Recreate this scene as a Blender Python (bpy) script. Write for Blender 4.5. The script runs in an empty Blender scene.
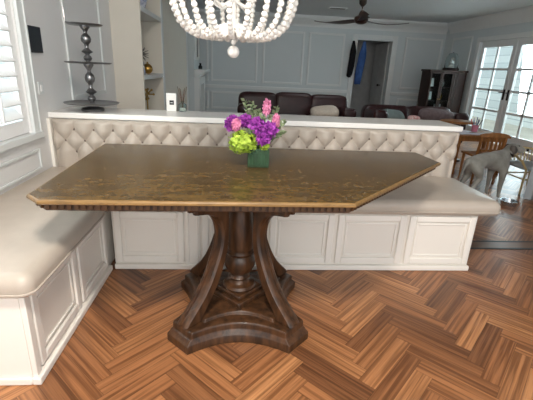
import bpy, bmesh, math, random
from mathutils import Vector, Matrix
random.seed(7)
PI = math.pi
SC = bpy.context.scene
COL = SC.collection

# ------------------------------------------------------------------ materials
def lin(c):
    c /= 255.0
    return c / 12.92 if c <= 0.04045 else ((c + 0.055) / 1.055) ** 2.4
def rgb(r, g, b): return (lin(r), lin(g), lin(b), 1.0)

def mat(name, col, rough=0.5, metal=0.0, var=0.08, scale=6.0, stretch=(1, 1, 1), bump=0.0, bscale=None,
        col2=None, coat=0.0, spec=0.5, sheen=0.0, transmission=0.0, alpha=1.0, ior=1.45, emit=0.0, detail=4.0):
    m = bpy.data.materials.new(name); m.use_nodes = True
    nt = m.node_tree; N = nt.nodes; L = nt.links
    p = N['Principled BSDF']
    p.inputs['Roughness'].default_value = rough
    p.inputs['Metallic'].default_value = metal
    p.inputs['Coat Weight'].default_value = coat
    p.inputs['Specular IOR Level'].default_value = spec
    p.inputs['Sheen Weight'].default_value = sheen
    p.inputs['Transmission Weight'].default_value = transmission
    p.inputs['Alpha'].default_value = alpha
    p.inputs['IOR'].default_value = ior
    tc = N.new('ShaderNodeTexCoord'); mp = N.new('ShaderNodeMapping')
    mp.inputs['Scale'].default_value = stretch
    L.new(tc.outputs['Object'], mp.inputs['Vector'])
    nz = N.new('ShaderNodeTexNoise'); nz.inputs['Scale'].default_value = scale; nz.inputs['Detail'].default_value = detail
    L.new(mp.outputs['Vector'], nz.inputs['Vector'])
    rp = N.new('ShaderNodeValToRGB')
    c2 = col2 if col2 else tuple(max(0, c * (1 - 2 * var)) for c in col[:3]) + (1,)
    rp.color_ramp.elements[0].position = 0.3; rp.color_ramp.elements[1].position = 0.7
    rp.color_ramp.elements[0].color = c2; rp.color_ramp.elements[1].color = col
    L.new(nz.outputs['Fac'], rp.inputs['Fac']); L.new(rp.outputs['Color'], p.inputs['Base Color'])
    if bump:
        bp = N.new('ShaderNodeBump'); bp.inputs['Strength'].default_value = bump; bp.inputs['Distance'].default_value = 0.01
        nb = N.new('ShaderNodeTexNoise'); nb.inputs['Scale'].default_value = bscale or scale * 4; nb.inputs['Detail'].default_value = 3
        L.new(mp.outputs['Vector'], nb.inputs['Vector'])
        L.new(nb.outputs['Fac'], bp.inputs['Height']); L.new(bp.outputs['Normal'], p.inputs['Normal'])
    if emit:
        p.inputs['Emission Color'].default_value = col; p.inputs['Emission Strength'].default_value = emit
    return m

M = {}
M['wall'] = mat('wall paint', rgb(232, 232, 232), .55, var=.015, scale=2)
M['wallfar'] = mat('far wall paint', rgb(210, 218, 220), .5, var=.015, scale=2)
M['trim'] = mat('trim paint', rgb(226, 230, 230), .4, var=.01)
M['ceil'] = mat('ceiling paint', rgb(214, 220, 222), .8, var=.02, scale=1)
M['cab'] = mat('cabinet paint', rgb(244, 239, 231), .35, var=.01, scale=3)
M['caba'] = mat('cabinet panel paint', rgb(240, 234, 225), .35, var=.015, scale=3)
M['stone'] = mat('white quartz', rgb(246, 244, 240), .25, var=.02, scale=5)
M['book'] = mat('cream paint', rgb(226, 220, 208), .5, var=.015)
M['shut'] = mat('shutter paint', rgb(248, 248, 248), .4, var=.01)
M['vinyl'] = mat('beige upholstery', rgb(193, 181, 168), .34, var=.05, scale=9, bump=.08, bscale=160)
M['tuft'] = mat('tufted upholstery', rgb(192, 181, 169), .34, var=.04, scale=9, bump=.05, bscale=160)
M['button'] = mat('upholstered button', rgb(112, 98, 88), .4)
M['ped'] = mat('dark walnut', rgb(88, 58, 36), .36, var=.25, scale=7, stretch=(5, 5, 1), col2=rgb(42, 27, 17), coat=.1, bump=.1, bscale=20)
M['pewter'] = mat('pewter', rgb(150, 150, 152), .3, metal=.95, var=.2, scale=12)
M['black'] = mat('black plastic', rgb(14, 16, 22), .2, var=.02)
M['bead'] = mat('white beads', rgb(246, 243, 238), .5, var=.03, scale=30)
M['iron'] = mat('white iron', rgb(228, 226, 222), .5)
M['leather'] = mat('burgundy leather', rgb(52, 19, 21), .38, var=.25, scale=5, bump=.1, bscale=14)
M['fan'] = mat('walnut fan blade', rgb(58, 36, 28), .35, var=.2, stretch=(1, 8, 1))
M['bronze'] = mat('dark bronze', rgb(52, 44, 40), .35, metal=.7)
M['mahog'] = mat('mahogany', rgb(54, 28, 19), .5, var=.25, scale=5, stretch=(5, 5, 1), coat=.1)
M['mahogd'] = mat('dark cabinet interior', rgb(40, 28, 24), .6, var=.2)
M['glassc'] = mat('clear glass', rgb(235, 245, 245), .03, transmission=1.0, var=0, ior=1.1)
M['dogfur'] = mat('grey dog coat', rgb(160, 158, 149), .5, var=.18, scale=7, col2=rgb(112, 109, 102), sheen=.2)
M['oak'] = mat('honey oak', rgb(158, 104, 52), .4, var=.2, scale=6, stretch=(6, 6, 1))
M['darkoak'] = mat('dark brown wood', rgb(70, 44, 28), .4, var=.2, scale=6)
M['cane'] = mat('cane', rgb(214, 190, 140), .45, var=.12, scale=20)
M['greyfab'] = mat('pale grey fabric', rgb(176, 182, 186), .8, var=.05, scale=20)
M['cream'] = mat('cream knit', rgb(206, 194, 178), .9, var=.1, scale=30, bump=.3, bscale=80)
M['mauve'] = mat('mauve grey plush', rgb(122, 108, 110), .9, var=.2, scale=20, bump=.3, bscale=60)
M['sage'] = mat('grey green fabric', rgb(112, 124, 122), .9, var=.1, scale=14)
M['paper'] = mat('paper', rgb(225, 228, 238), .8, var=.06, scale=20)
M['gold'] = mat('brushed gold', rgb(196, 158, 84), .3, metal=.9, var=.1)
M['cobalt'] = mat('blue and white glaze', rgb(232, 236, 244), .15, var=.1, scale=14, col2=rgb(34, 56, 120))
M['hydr'] = mat('lime petals', rgb(190, 212, 84), .6, var=.2, scale=40, col2=rgb(136, 170, 44))
M['purple'] = mat('purple petals', rgb(186, 82, 188), .6, var=.25, scale=50, col2=rgb(108, 28, 128))
M['pink'] = mat('pink petals', rgb(236, 146, 186), .6, var=.15, scale=40)
M['leaf'] = mat('silver green leaf', rgb(146, 160, 124), .55, var=.2, scale=30)
M['stem'] = mat('green stem', rgb(70, 104, 48), .5)
M['jacket'] = mat('black cloth', rgb(18, 18, 24), .9, var=.2)
M['shirt'] = mat('blue cloth', rgb(66, 104, 170), .85, var=.2, scale=10)
M['label'] = mat('black label', rgb(26, 26, 28), .5)
M['reed'] = mat('reed', rgb(120, 92, 70), .8)
M['extwall'] = mat('pale render', rgb(238, 240, 236), .9, var=.06, scale=3)
def brickwall():
    m = bpy.data.materials.new('pale brick'); m.use_nodes = True; nt = m.node_tree; N = nt.nodes; L = nt.links; p = N['Principled BSDF']
    tc = N.new('ShaderNodeTexCoord'); mp = N.new('ShaderNodeMapping'); mp.inputs['Rotation'].default_value = (PI / 2, 0, PI / 2)
    b = N.new('ShaderNodeTexBrick'); b.inputs['Scale'].default_value = 2.2; b.inputs['Color1'].default_value = rgb(236, 240, 238); b.inputs['Color2'].default_value = rgb(206, 214, 214); b.inputs['Mortar'].default_value = rgb(172, 184, 188); b.inputs['Mortar Size'].default_value = .02
    L.new(tc.outputs['Object'], mp.inputs['Vector']); L.new(mp.outputs['Vector'], b.inputs['Vector']); L.new(b.outputs['Color'], p.inputs['Base Color']); p.inputs['Roughness'].default_value = .9
    return m
M['extwall'] = brickwall()
M['patio'] = mat('pale patio stone', rgb(214, 206, 192), .9, var=.1, scale=2)
M['bark'] = mat('dark slate', rgb(60, 66, 70), .4)
M['red'] = mat('red patterned cloth', rgb(196, 90, 96), .9, var=.2, scale=30, col2=rgb(230, 214, 208))
M['hall'] = mat('hallway paint', rgb(196, 198, 198), .7)

def vase_glass():
    m = mat('green ribbed glass', rgb(130, 175, 138), .05, var=.2, scale=20, transmission=.8, ior=1.3)
    return m
M['vase'] = vase_glass()

def table_wood():
    m = bpy.data.materials.new('mottled table veneer'); m.use_nodes = True
    nt = m.node_tree; N = nt.nodes; L = nt.links; p = N['Principled BSDF']
    tc = N.new('ShaderNodeTexCoord')
    mp = N.new('ShaderNodeMapping'); mp.inputs['Scale'].default_value = (1.0, 5.0, 1.0); L.new(tc.outputs['Object'], mp.inputs['Vector'])
    n1 = N.new('ShaderNodeTexNoise'); n1.inputs['Scale'].default_value = 4; n1.inputs['Detail'].default_value = 6; n1.inputs['Roughness'].default_value = .65
    L.new(mp.outputs['Vector'], n1.inputs['Vector'])
    n2 = N.new('ShaderNodeTexNoise'); n2.inputs['Scale'].default_value = 45; n2.inputs['Detail'].default_value = 4
    L.new(tc.outputs['Object'], n2.inputs['Vector'])
    mx = N.new('ShaderNodeMath'); mx.operation = 'MULTIPLY_ADD'; mx.inputs[1].default_value = .45
    sc = N.new('ShaderNodeMath'); sc.operation = 'MULTIPLY'; sc.inputs[1].default_value = .6
    L.new(n1.outputs['Fac'], sc.inputs[0]); L.new(n2.outputs['Fac'], mx.inputs[0]); L.new(sc.outputs[0], mx.inputs[2])
    r = N.new('ShaderNodeValToRGB'); e = r.color_ramp.elements
    e[0].position = .34; e[0].color = rgb(52, 38, 20); e[1].position = .74; e[1].color = rgb(114, 89, 50)
    L.new(mx.outputs[0], r.inputs['Fac']); L.new(r.outputs['Color'], p.inputs['Base Color'])
    p.inputs['Roughness'].default_value = .27; p.inputs['Specular IOR Level'].default_value = .26; p.inputs['Coat Weight'].default_value = .0; p.inputs['Coat Roughness'].default_value = .1
    bp = N.new('ShaderNodeBump'); bp.inputs['Strength'].default_value = .06; bp.inputs['Distance'].default_value = .005
    L.new(n2.outputs['Fac'], bp.inputs['Height']); L.new(bp.outputs['Normal'], p.inputs['Normal'])
    return m
M['top'] = table_wood()
M['edge'] = mat('rubbed golden edge', rgb(150, 116, 70), .35, var=.25, scale=14, stretch=(1, 6, 6), coat=.2)

def parquet():
    m = bpy.data.materials.new('herringbone walnut'); m.use_nodes = True
    nt = m.node_tree; N = nt.nodes; L = nt.links; p = N['Principled BSDF']
    uv = N.new('ShaderNodeUVMap'); uv.uv_map = 'board'
    at = N.new('ShaderNodeAttribute'); at.attribute_name = 'rnd'
    sx = N.new('ShaderNodeSeparateXYZ'); L.new(uv.outputs['UV'], sx.inputs[0])
    # grain : stretched noise + random offset
    off = N.new('ShaderNodeMath'); off.operation = 'MULTIPLY'; off.inputs[1].default_value = 37.0; L.new(at.outputs['Fac'], off.inputs[0])
    cb = N.new('ShaderNodeCombineXYZ')
    mu = N.new('ShaderNodeMath'); mu.operation = 'MULTIPLY'; mu.inputs[1].default_value = 1.6; L.new(sx.outputs['X'], mu.inputs[0])
    mv = N.new('ShaderNodeMath'); mv.operation = 'MULTIPLY'; mv.inputs[1].default_value = 60.0; L.new(sx.outputs['Y'], mv.inputs[0])
    L.new(mu.outputs[0], cb.inputs['X']); L.new(mv.outputs[0], cb.inputs['Y']); L.new(off.outputs[0], cb.inputs['Z'])
    g1 = N.new('ShaderNodeTexNoise'); g1.inputs['Scale'].default_value = 1.0; g1.inputs['Detail'].default_value = 3; g1.inputs['Distortion'].default_value = .4
    L.new(cb.outputs[0], g1.inputs['Vector'])
    g2 = N.new('ShaderNodeTexNoise'); g2.inputs['Scale'].default_value = 4.0; g2.inputs['Detail'].default_value = 2
    L.new(cb.outputs[0], g2.inputs['Vector'])
    r = N.new('ShaderNodeValToRGB'); e = r.color_ramp.elements
    e[0].position = 0.0; e[0].color = rgb(112, 74, 49); e[1].position = 1.0; e[1].color = rgb(188, 134, 90)
    k = r.color_ramp.elements.new(.5); k.color = rgb(158, 107, 70)
    L.new(at.outputs['Fac'], r.inputs['Fac'])
    gr = N.new('ShaderNodeValToRGB'); e = gr.color_ramp.elements
    e[0].position = .38; e[0].color = (.50, .44, .40, 1); e[1].position = .60; e[1].color = (1.2, 1.18, 1.15, 1)
    L.new(g1.outputs['Fac'], gr.inputs['Fac'])
    m1 = N.new('ShaderNodeMix'); m1.data_type = 'RGBA'; m1.blend_type = 'MULTIPLY'; m1.inputs[0].default_value = .85
    L.new(r.outputs['Color'], m1.inputs[6]); L.new(gr.outputs['Color'], m1.inputs[7])
    g3 = N.new('ShaderNodeValToRGB'); e = g3.color_ramp.elements
    e[0].position = .3; e[0].color = (.75, .72, .7, 1); e[1].position = .65; e[1].color = (1.05, 1.05, 1.05, 1)
    L.new(g2.outputs['Fac'], g3.inputs['Fac'])
    m2 = N.new('ShaderNodeMix'); m2.data_type = 'RGBA'; m2.blend_type = 'MULTIPLY'; m2.inputs[0].default_value = .6
    L.new(m1.outputs[2], m2.inputs[6]); L.new(g3.outputs['Color'], m2.inputs[7])
    # seams
    def edge(sock, length):
        a = N.new('ShaderNodeMath'); a.operation = 'SUBTRACT'; a.inputs[0].default_value = length; L.new(sock, a.inputs[1])
        b = N.new('ShaderNodeMath'); b.operation = 'MINIMUM'; L.new(sock, b.inputs[0]); L.new(a.outputs[0], b.inputs[1])
        return b.outputs[0]
    mn = N.new('ShaderNodeMath'); mn.operation = 'MINIMUM'
    L.new(edge(sx.outputs['X'], .395), mn.inputs[0]); L.new(edge(sx.outputs['Y'], .079), mn.inputs[1])
    mr = N.new('ShaderNodeMapRange'); mr.inputs[1].default_value = 0; mr.inputs[2].default_value = .0022; mr.inputs[3].default_value = .45; mr.inputs[4].default_value = 1
    L.new(mn.outputs[0], mr.inputs[0])
    m3 = N.new('ShaderNodeMix'); m3.data_type = 'RGBA'; m3.blend_type = 'MULTIPLY'; m3.inputs[0].default_value = 1
    L.new(m2.outputs[2], m3.inputs[6]); L.new(mr.outputs[0], m3.inputs[7])
    L.new(m3.outputs[2], p.inputs['Base Color'])
    p.inputs['Roughness'].default_value = .34; p.inputs['Specular IOR Level'].default_value = .45
    bp = N.new('ShaderNodeBump'); bp.inputs['Strength'].default_value = .15; bp.inputs['Distance'].default_value = .002
    L.new(mr.outputs[0], bp.inputs['Height']); L.new(bp.outputs['Normal'], p.inputs['Normal'])
    return m
M['floor'] = parquet()

# ------------------------------------------------------------------ object helpers
def world_off(o):
    v = Vector((0, 0, 0))
    while o:
        v += o.location; o = o.parent
    return v
def thing(name, label, cat, loc=(0, 0, 0), group=None):
    o = bpy.data.objects.new(name, None); COL.objects.link(o)
    o.location = loc; o.empty_display_size = .05
    return tag(o, label, cat, group)
def tag(o, label, cat, group=None):
    o['label'] = label; o['category'] = cat
    if group: o['group'] = group
    return o
def structure(o):
    o['kind'] = 'structure'; return o
def sroot(name, loc=(0, 0, 0)):
    o = bpy.data.objects.new(name, None); COL.objects.link(o); o.location = loc; o.empty_display_size = .05
    return structure(o)

class MB:
    def __init__(s): s.v = []; s.f = []
    def add(s, vs, fs):
        n = len(s.v); s.v += [tuple(v) for v in vs]; s.f += [tuple(i + n for i in f) for f in fs]; return s
    def box(s, x0, x1, y0, y1, z0, z1):
        vs = [(x, y, z) for z in (z0, z1) for y in (y0, y1) for x in (x0, x1)]
        return s.add(vs, [(0, 2, 3, 1), (4, 5, 7, 6), (0, 1, 5, 4), (2, 6, 7, 3), (0, 4, 6, 2), (1, 3, 7, 5)])
    def obox(s, c, size, R):
        vs = []
        for z in (-.5, .5):
            for y in (-.5, .5):
                for x in (-.5, .5):
                    vs.append(Vector(c) + R @ Vector((x * size[0], y * size[1], z * size[2])))
        return s.add(vs, [(0, 2, 3, 1), (4, 5, 7, 6), (0, 1, 5, 4), (2, 6, 7, 3), (0, 4, 6, 2), (1, 3, 7, 5)])
    def frustum(s, a, b):   # two quads (4 pts each)
        return s.add(list(a) + list(b), [(3, 2, 1, 0), (4, 5, 6, 7)] + [(i, (i + 1) % 4, 4 + (i + 1) % 4, 4 + i) for i in range(4)])
    def rings(s, rs, cap=True):   # list of rings, same length
        n = len(rs[0]); k = len(s.v)
        for r in rs: s.v += [tuple(p) for p in r]
        for j in range(len(rs) - 1):
            for i in range(n):
                a = k + j * n + i; b = k + j * n + (i + 1) % n
                s.f.append((a, b, b + n, a + n))
        if cap:
            s.f.append(tuple(range(k + n - 1, k - 1, -1)))
            s.f.append(tuple(range(k + (len(rs) - 1) * n, k + len(rs) * n)))
        return s
    def lathe(s, prof, c=(0, 0, 0), n=24):
        rs = [[(c[0] + r * math.cos(2 * PI * i / n), c[1] + r * math.sin(2 * PI * i / n), c[2] + z) for i in range(n)] for r, z in prof]
        return s.rings(rs)
    def tube(s, pts, r, n=8, cap=True):
        pts = [Vector(p) for p in pts]; rr = r if isinstance(r, (list, tuple)) else [r] * len(pts)
        rs = []; up = Vector((0, 0, 1)); pu = None
        for i, p in enumerate(pts):
            t = (pts[min(i + 1, len(pts) - 1)] - pts[max(i - 1, 0)]).normalized()
            if pu is None:
                a = up if abs(t.dot(up)) < .95 else Vector((1, 0, 0))
            else: a = pu
            u = (a - t * a.dot(t)).normalized(); w = t.cross(u); pu = u
            rs.append([p + u * rr[i] * math.cos(2 * PI * k / n) + w * rr[i] * math.sin(2 * PI * k / n) for k in range(n)])
        return s.rings(rs, cap)
    def ball(s, c, r, n=10, m=7, sq=(1, 1, 1)):
        rs = []
        for j in range(1, m):
            th = PI * j / m
            rs.append([(c[0] + sq[0] * r * math.sin(th) * math.cos(2 * PI * i / n), c[1] + sq[1] * r * math.sin(th) * math.sin(2 * PI * i / n), c[2] - sq[2] * r * math.cos(th)) for i in range(n)])
        k = len(s.v); s.rings(rs, False)
        s.v.append((c[0], c[1], c[2] - sq[2] * r)); b = len(s.v) - 1
        s.v.append((c[0], c[1], c[2] + sq[2] * r)); t = len(s.v) - 1
        L = k + (m - 2) * n
        for i in range(n):
            s.f.append((b, k + (i + 1) % n, k + i)); s.f.append((t, L + i, L + (i + 1) % n))
        return s
    def soft(s, c, size, R=None, e=.35, n=28, m=14):     # superellipsoid cushion
        def sp(a, p): return math.copysign(abs(a) ** p, a)
        R = R or Matrix.Identity(3); rs = []
        for j in range(1, m):
            ph = -PI / 2 + PI * j / m; row = []
            for i in range(n):
                th = 2 * PI * i / n
                row.append(Vector(c) + R @ Vector((size[0] / 2 * sp(math.cos(ph), e) * sp(math.cos(th), e), size[1] / 2 * sp(math.cos(ph), e) * sp(math.sin(th), e), size[2] / 2 * sp(math.sin(ph), e))))
            rs.append(row)
        return s.rings(rs)
    def prism(s, poly, z0, z1):
        return s.rings([[(x, y, z0) for x, y in poly], [(x, y, z1) for x, y in poly]])
    def quad(s, a, b, c, d): return s.add([a, b, c, d], [(0, 1, 2, 3)])
    def build(s, name, m, parent=None, smooth=None, bevel=0, seg=2, local=False):
        me = bpy.data.meshes.new(name); o = bpy.data.objects.new(name, me); COL.objects.link(o)
        off = Vector((0, 0, 0))
        if parent: o.parent = parent; off = world_off(parent)
        elif not local and s.v:
            xs, ys, zs = zip(*s.v)
            off = Vector(((min(xs) + max(xs)) / 2, (min(ys) + max(ys)) / 2, min(zs))); o.location = off
        if local: off = Vector((0, 0, 0))
        me.from_pydata([tuple(Vector(v) - off) for v in s.v], [], s.f)
        bm = bmesh.new(); bm.from_mesh(me)
        bmesh.ops.recalc_face_normals(bm, faces=bm.faces); bm.to_mesh(me); bm.free()
        me.materials.append(m)
        if bevel:
            b = o.modifiers.new('bevel', 'BEVEL'); b.width = bevel; b.segments = seg; b.limit_method = 'ANGLE'; b.angle_limit = math.radians(40)
            b.harden_normals = False
        if smooth or (bevel and smooth is None):
            for p in me.polygons: p.use_smooth = True
            if smooth is True or smooth is None: me.set_sharp_from_angle(angle=math.radians(40))
        me.update()
        return o
def dup(o, loc=None, rotz=None, label=None, parent=None):
    c = o.copy(); COL.objects.link(c)
    if parent is not None: c.parent = parent
    if loc is not None: c.location = loc
    if rotz is not None: c.rotation_euler = (0, 0, rotz)
    if label: c['label'] = label
    for ch in list(o.children): dup(ch, parent=c)
    return c
def skin(name, nodes, edges, m, parent=None, sub=2):
    me = bpy.data.meshes.new(name); off = world_off(parent) if parent else Vector()
    me.from_pydata([tuple(Vector(p[:3]) - off) for p in nodes], edges, [])
    o = bpy.data.objects.new(name, me); COL.objects.link(o)
    o.modifiers.new('skin', 'SKIN')
    if not me.skin_vertices: me.attributes  # created with modifier below if missing
    bm = bmesh.new(); bm.from_mesh(me); lay = bm.verts.layers.skin.verify(); bm.verts.ensure_lookup_table()
    for i, p in enumerate(nodes):
        r = p[3]; bm.verts[i][lay].radius = (r, r) if not isinstance(r, tuple) else r
        bm.verts[i][lay].use_root = (i == 0)
    bm.to_mesh(me); bm.free()
    s = o.modifiers.new('sub', 'SUBSURF'); s.levels = sub; s.render_levels = sub
    dg = bpy.context.evaluated_depsgraph_get(); dg.update()
    nm = bpy.data.meshes.new_from_object(o.evaluated_get(dg))
    o.modifiers.clear(); o.data = nm
    for p in nm.polygons: p.use_smooth = True
    nm.materials.clear(); nm.materials.append(m)
    if parent: o.parent = parent
    return o
def eul(x=0, y=0, z=0):
    return Matrix.Rotation(z, 3, 'Z') @ Matrix.Rotation(y, 3, 'Y') @ Matrix.Rotation(x, 3, 'X')

# ------------------------------------------------------------------ camera
CP = Vector((0.790434, -2.261582, 1.270832)); YAW, PIT, ROL, FPX = .0840507, .3324445, .0468296, 384.338
f = Vector((math.sin(YAW) * math.cos(PIT), math.cos(YAW) * math.cos(PIT), -math.sin(PIT)))
r0 = f.cross(Vector((0, 0, 1))).normalized(); u0 = r0.cross(f)
r = r0 * math.cos(ROL) + u0 * math.sin(ROL); u = u0 * math.cos(ROL) - r0 * math.sin(ROL)
cd = bpy.data.cameras.new('camera'); cam = bpy.data.objects.new('camera', cd); COL.objects.link(cam)
mw = Matrix((r, u, -f)).transposed().to_4x4(); mw.translation = CP; cam.matrix_world = mw
cd.sensor_width = 36; cd.lens = FPX * 36 / 533; cd.clip_start = .05; cd.clip_end = 100
SC.camera = cam

# ------------------------------------------------------------------ the setting
XL, XR, YF, ZC = -.54, 6.04, 8.0, 2.5
# floor : herringbone boards, one mesh
def floor():
    w, n = .079, 5; Lb = w * n
    a = math.radians(45); ca, sa = math.cos(a), math.sin(a)
    # grid (i,j) -> u=i*w, v=j*w in axes rotated 45 deg; spine lines run along y
    ox, oy = .278, -.0177
    vs, fs, uvs, rn = [], [], [], []
    R = 110
    def put(i, j, li, lj, horiz):
        cx = (i + li / 2) * w; cy = (j + lj / 2) * w
        # u axis = (cos45, sin45)   v axis = (-cos45, sin45)
        X = ox + (cx - cy) * ca; Y = oy + (cx + cy) * sa
        if not (-.9 < X < 6.6 and -3.2 < Y < 8.4): return
        k = len(vs)
        for (p, q) in ((0, 0), (li, 0), (li, lj), (0, lj)):
            uu, vv = (i + p) * w, (j + q) * w
            vs.append((ox + (uu - vv) * ca, oy + (uu + vv) * sa, 0))
        fs.append((k, k + 1, k + 2, k + 3))
        c = [(0, 0), (li * w, 0), (li * w, lj * w), (0, lj * w)]
        if not horiz: c = [(q, p) for p, q in c]
        uvs.extend(c); rn.append(random.betavariate(1.6, 1.5))
    for j in range(-R, R + 40):
        for i in range(-R, R + 40):
            if (i - j) % (2 * n) == 0: put(i, j, n, 1, True)
            if (i - j) % (2 * n) == 2 * n - 1: put(i, j, 1, n, False)
    me = bpy.data.meshes.new('floor'); me.from_pydata(vs, [], fs)
    ul = me.uv_layers.new(name='board')
    for k, c in enumerate(uvs): ul.data[k].uv = c
    at = me.attributes.new('rnd', 'FLOAT', 'FACE')
    for k, c in enumerate(rn): at.data[k].value = c
    bm = bmesh.new(); bm.from_mesh(me)
    for co, no in (((XL, 0, 0), (-1, 0, 0)), ((XR, 0, 0), (1, 0, 0)), ((0, YF, 0), (0, 1, 0)), ((0, -3, 0), (0, -1, 0))):
        bmesh.ops.bisect_plane(bm, geom=bm.verts[:] + bm.edges[:] + bm.faces[:], plane_co=co, plane_no=no, clear_outer=True)
    bm.to_mesh(me); bm.free()
    me.materials.append(M['floor'])
    o = bpy.data.objects.new('floor', me); COL.objects.link(o); structure(o)
floor()
structure(MB().box(XL - .2, XR + .2, -3, YF + .2, ZC, ZC + .12).build('ceiling', M['ceil']))

# left wall with the window opening
WY0, WY1, WZ0, WZ1 = -1.0, .345, .80, 2.15
wl = MB()
wl.box(XL - .16, XL, -3, WY0, 0, ZC).box(XL - .16, XL, WY1, YF, 0, ZC)
wl.box(XL - .16, XL, WY0, WY1, 0, WZ0).box(XL - .16, XL, WY0, WY1, WZ1, ZC)
wleft = structure(wl.build('wall_left', M['wall']))
def frame_x(mb, x0, x1, y0, y1, z0, z1, w):   # rectangular moulding on a plane of constant x
    mb.box(x0, x1, y0, y0 + w, z0, z1).box(x0, x1, y1 - w, y1, z0, z1)
    mb.box(x0, x1, y0 + w, y1 - w, z0, z0 + w).box(x0, x1, y0 + w, y1 - w, z1 - w, z1)
def frame_y(mb, y0, y1, x0, x1, z0, z1, w):
    mb.box(x0, x0 + w, y0, y1, z0, z1).box(x1 - w, x1, y0, y1, z0, z1)
    mb.box(x0 + w, x1 - w, y0, y1, z0, z0 + w).box(x0 + w, x1 - w, y0, y1, z1 - w, z1)
mb = MB(); frame_x(mb, XL, XL + .016, 1.02, 1.86, .95, 2.2, .035)
mb.build('panel_moulding', M['trim'], wleft, bevel=.004)
mb = MB(); frame_x(mb, XL, XL + .012, -.9, .40, .545, .69, .02)
mb.build('panel_moulding', M['trim'], wleft, bevel=.004)

w1 = sroot('window_1', (XL, -.3, WZ0))
mb = MB(); mb.box(XL, XL + .022, WY1, WY1 + .075, WZ0 - .04, WZ1 + .07).box(XL, XL + .022, WY0 - .075, WY0, WZ0 - .04, WZ1 + .07)
mb.box(XL, XL + .022, WY0, WY1, WZ1, WZ1 + .07)
mb.box(XL + .022, XL + .032, WY1 + .058, WY1 + .075, WZ0 - .04, WZ1 + .07)
mb.build('casing', M['trim'], w1, bevel=.004)
MB().box(XL, XL + .035, WY0 - .09, WY1 + .09, WZ0 - .042, WZ0).build('window_sill', M['trim'], w1, bevel=.006)
mb = MB(); frame_x(mb, XL - .15, XL - .11, WY0, WY1, WZ0, WZ1, .04); mb.box(XL - .145, XL - .12, WY0 + .04, WY1 - .04, 1.46, 1.5)
mb.build('window_frame', M['trim'], w1)
MB().box(XL - .133, XL - .129, WY0 + .04, WY1 - .04, WZ0 + .04, WZ1 - .04).build('pane', M['glassc'], w1)

def shutter(y0, y1):
    t = thing('plantation_shutter', 'white louvred shutter panel next to the window casing by the black screen', 'shutter', (XL - .03, (y0 + y1) / 2, WZ0 + .003))
    xa, xb = XL - .045, XL - .012; st = .06
    z0, z1 = WZ0 + .003, WZ1 - .003
    for a, b in ((y0, y0 + st), (y1 - st, y1)): MB().box(xa, xb, a, b, z0, z1).build('stile', M['shut'], t, bevel=.003)
    for a, b in ((z0, z0 + .085), (z1 - .085, z1)): MB().box(xa, xb, y0 + st, y1 - st, a, b).build('rail', M['shut'], t, bevel=.003)
    n = 14; zz0, zz1 = z0 + .09, z1 - .09; dz = (zz1 - zz0) / n
    for i in range(n):
        zc = zz0 + dz * (i + .5)
        MB().obox(((xa + xb) / 2, (y0 + y1) / 2, zc), (.088, y1 - y0 - 2 * st - .004, .010), eul(y=math.radians(48))).build('louver', M['shut'], t, bevel=.004)
    MB().box(XL + .016, XL + .027, (y0 + y1) / 2 + .0, (y0 + y1) / 2 + .014, zz0 + .01, zz1 - .01).build('tilt_rod', M['shut'], t, bevel=.003)
    return t
s1 = shutter(-.310, WY1 - .004)
s2 = dup(s1, (XL - .03, (WY0 + .004 - .318) / 2, WZ0 + .003), label='white louvred shutter panel farther from the black screen, at the edge of the left window')

# half wall
hw = sroot('wall_half', (1, .76, 0))
MB().box(XL, 2.495, .60, .93, 0, .866).build('half_wall_body', M['wall'], hw)
MB().box(XL, XL + .022, .555, .60, .30, .866).build('end_trim', M['cab'], hw, bevel=.003)

# far wall
DX0, DX1, DZ1 = 3.76, 4.66, 2.02
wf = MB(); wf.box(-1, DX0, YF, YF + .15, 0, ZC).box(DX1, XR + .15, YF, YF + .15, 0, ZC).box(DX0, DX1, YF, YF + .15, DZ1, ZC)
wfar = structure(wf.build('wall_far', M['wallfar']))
def fpanel(x0, x1, z0, z1, nm='panel_moulding'):
    m = MB(); frame_y(m, YF - .022, YF, x0, x1, z0, z1, .05); m.build(nm, M['trim'], wfar, bevel=.008)
for x0, x1 in ((-.5, 0.04), (.10, 1.26), (1.39, 2.42), (2.53, 3.44), (5.0, 5.98)):
    fpanel(x0, x1, .88, 2.14); fpanel(x0, x1, .2, .64)
MB().box(-.9, DX0 - .13, YF - .04, YF, .72, .80).box(DX1 + .13, XR, YF - .04, YF, .72, .80).build('chair_rail', M['trim'], wfar, bevel=.008)
def crown_y(name, x0, x1, y):
    prof = [(0, 2.26), (-.02, 2.26), (-.03, 2.31), (-.09, 2.38), (-.16, 2.43), (-.18, 2.46), (-.18, 2.5), (0, 2.5)]
    return structure(MB().rings([[(x, y + a, z) for a, z in prof] for x in (x0, x1)]).build(name, M['trim']))
crown_y('trim_1', -.5, XR - .01, YF)
prof = [(0, 2.26), (-.02, 2.26), (-.03, 2.31), (-.07, 2.38), (-.10, 2.43), (-.12, 2.46), (-.12, 2.5), (0, 2.5)]
structure(MB().rings([[(XR + a, y, z) for a, z in prof] for y in (-2.9, YF - .19)]).build('trim_2', M['trim']))
structure(MB().box(-.2, DX0 - .13, YF - .02, YF, 0, .15).box(DX1 + .13, XR, YF - .02, YF, 0, .15).build('baseboard_far', M['trim']))

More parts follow.
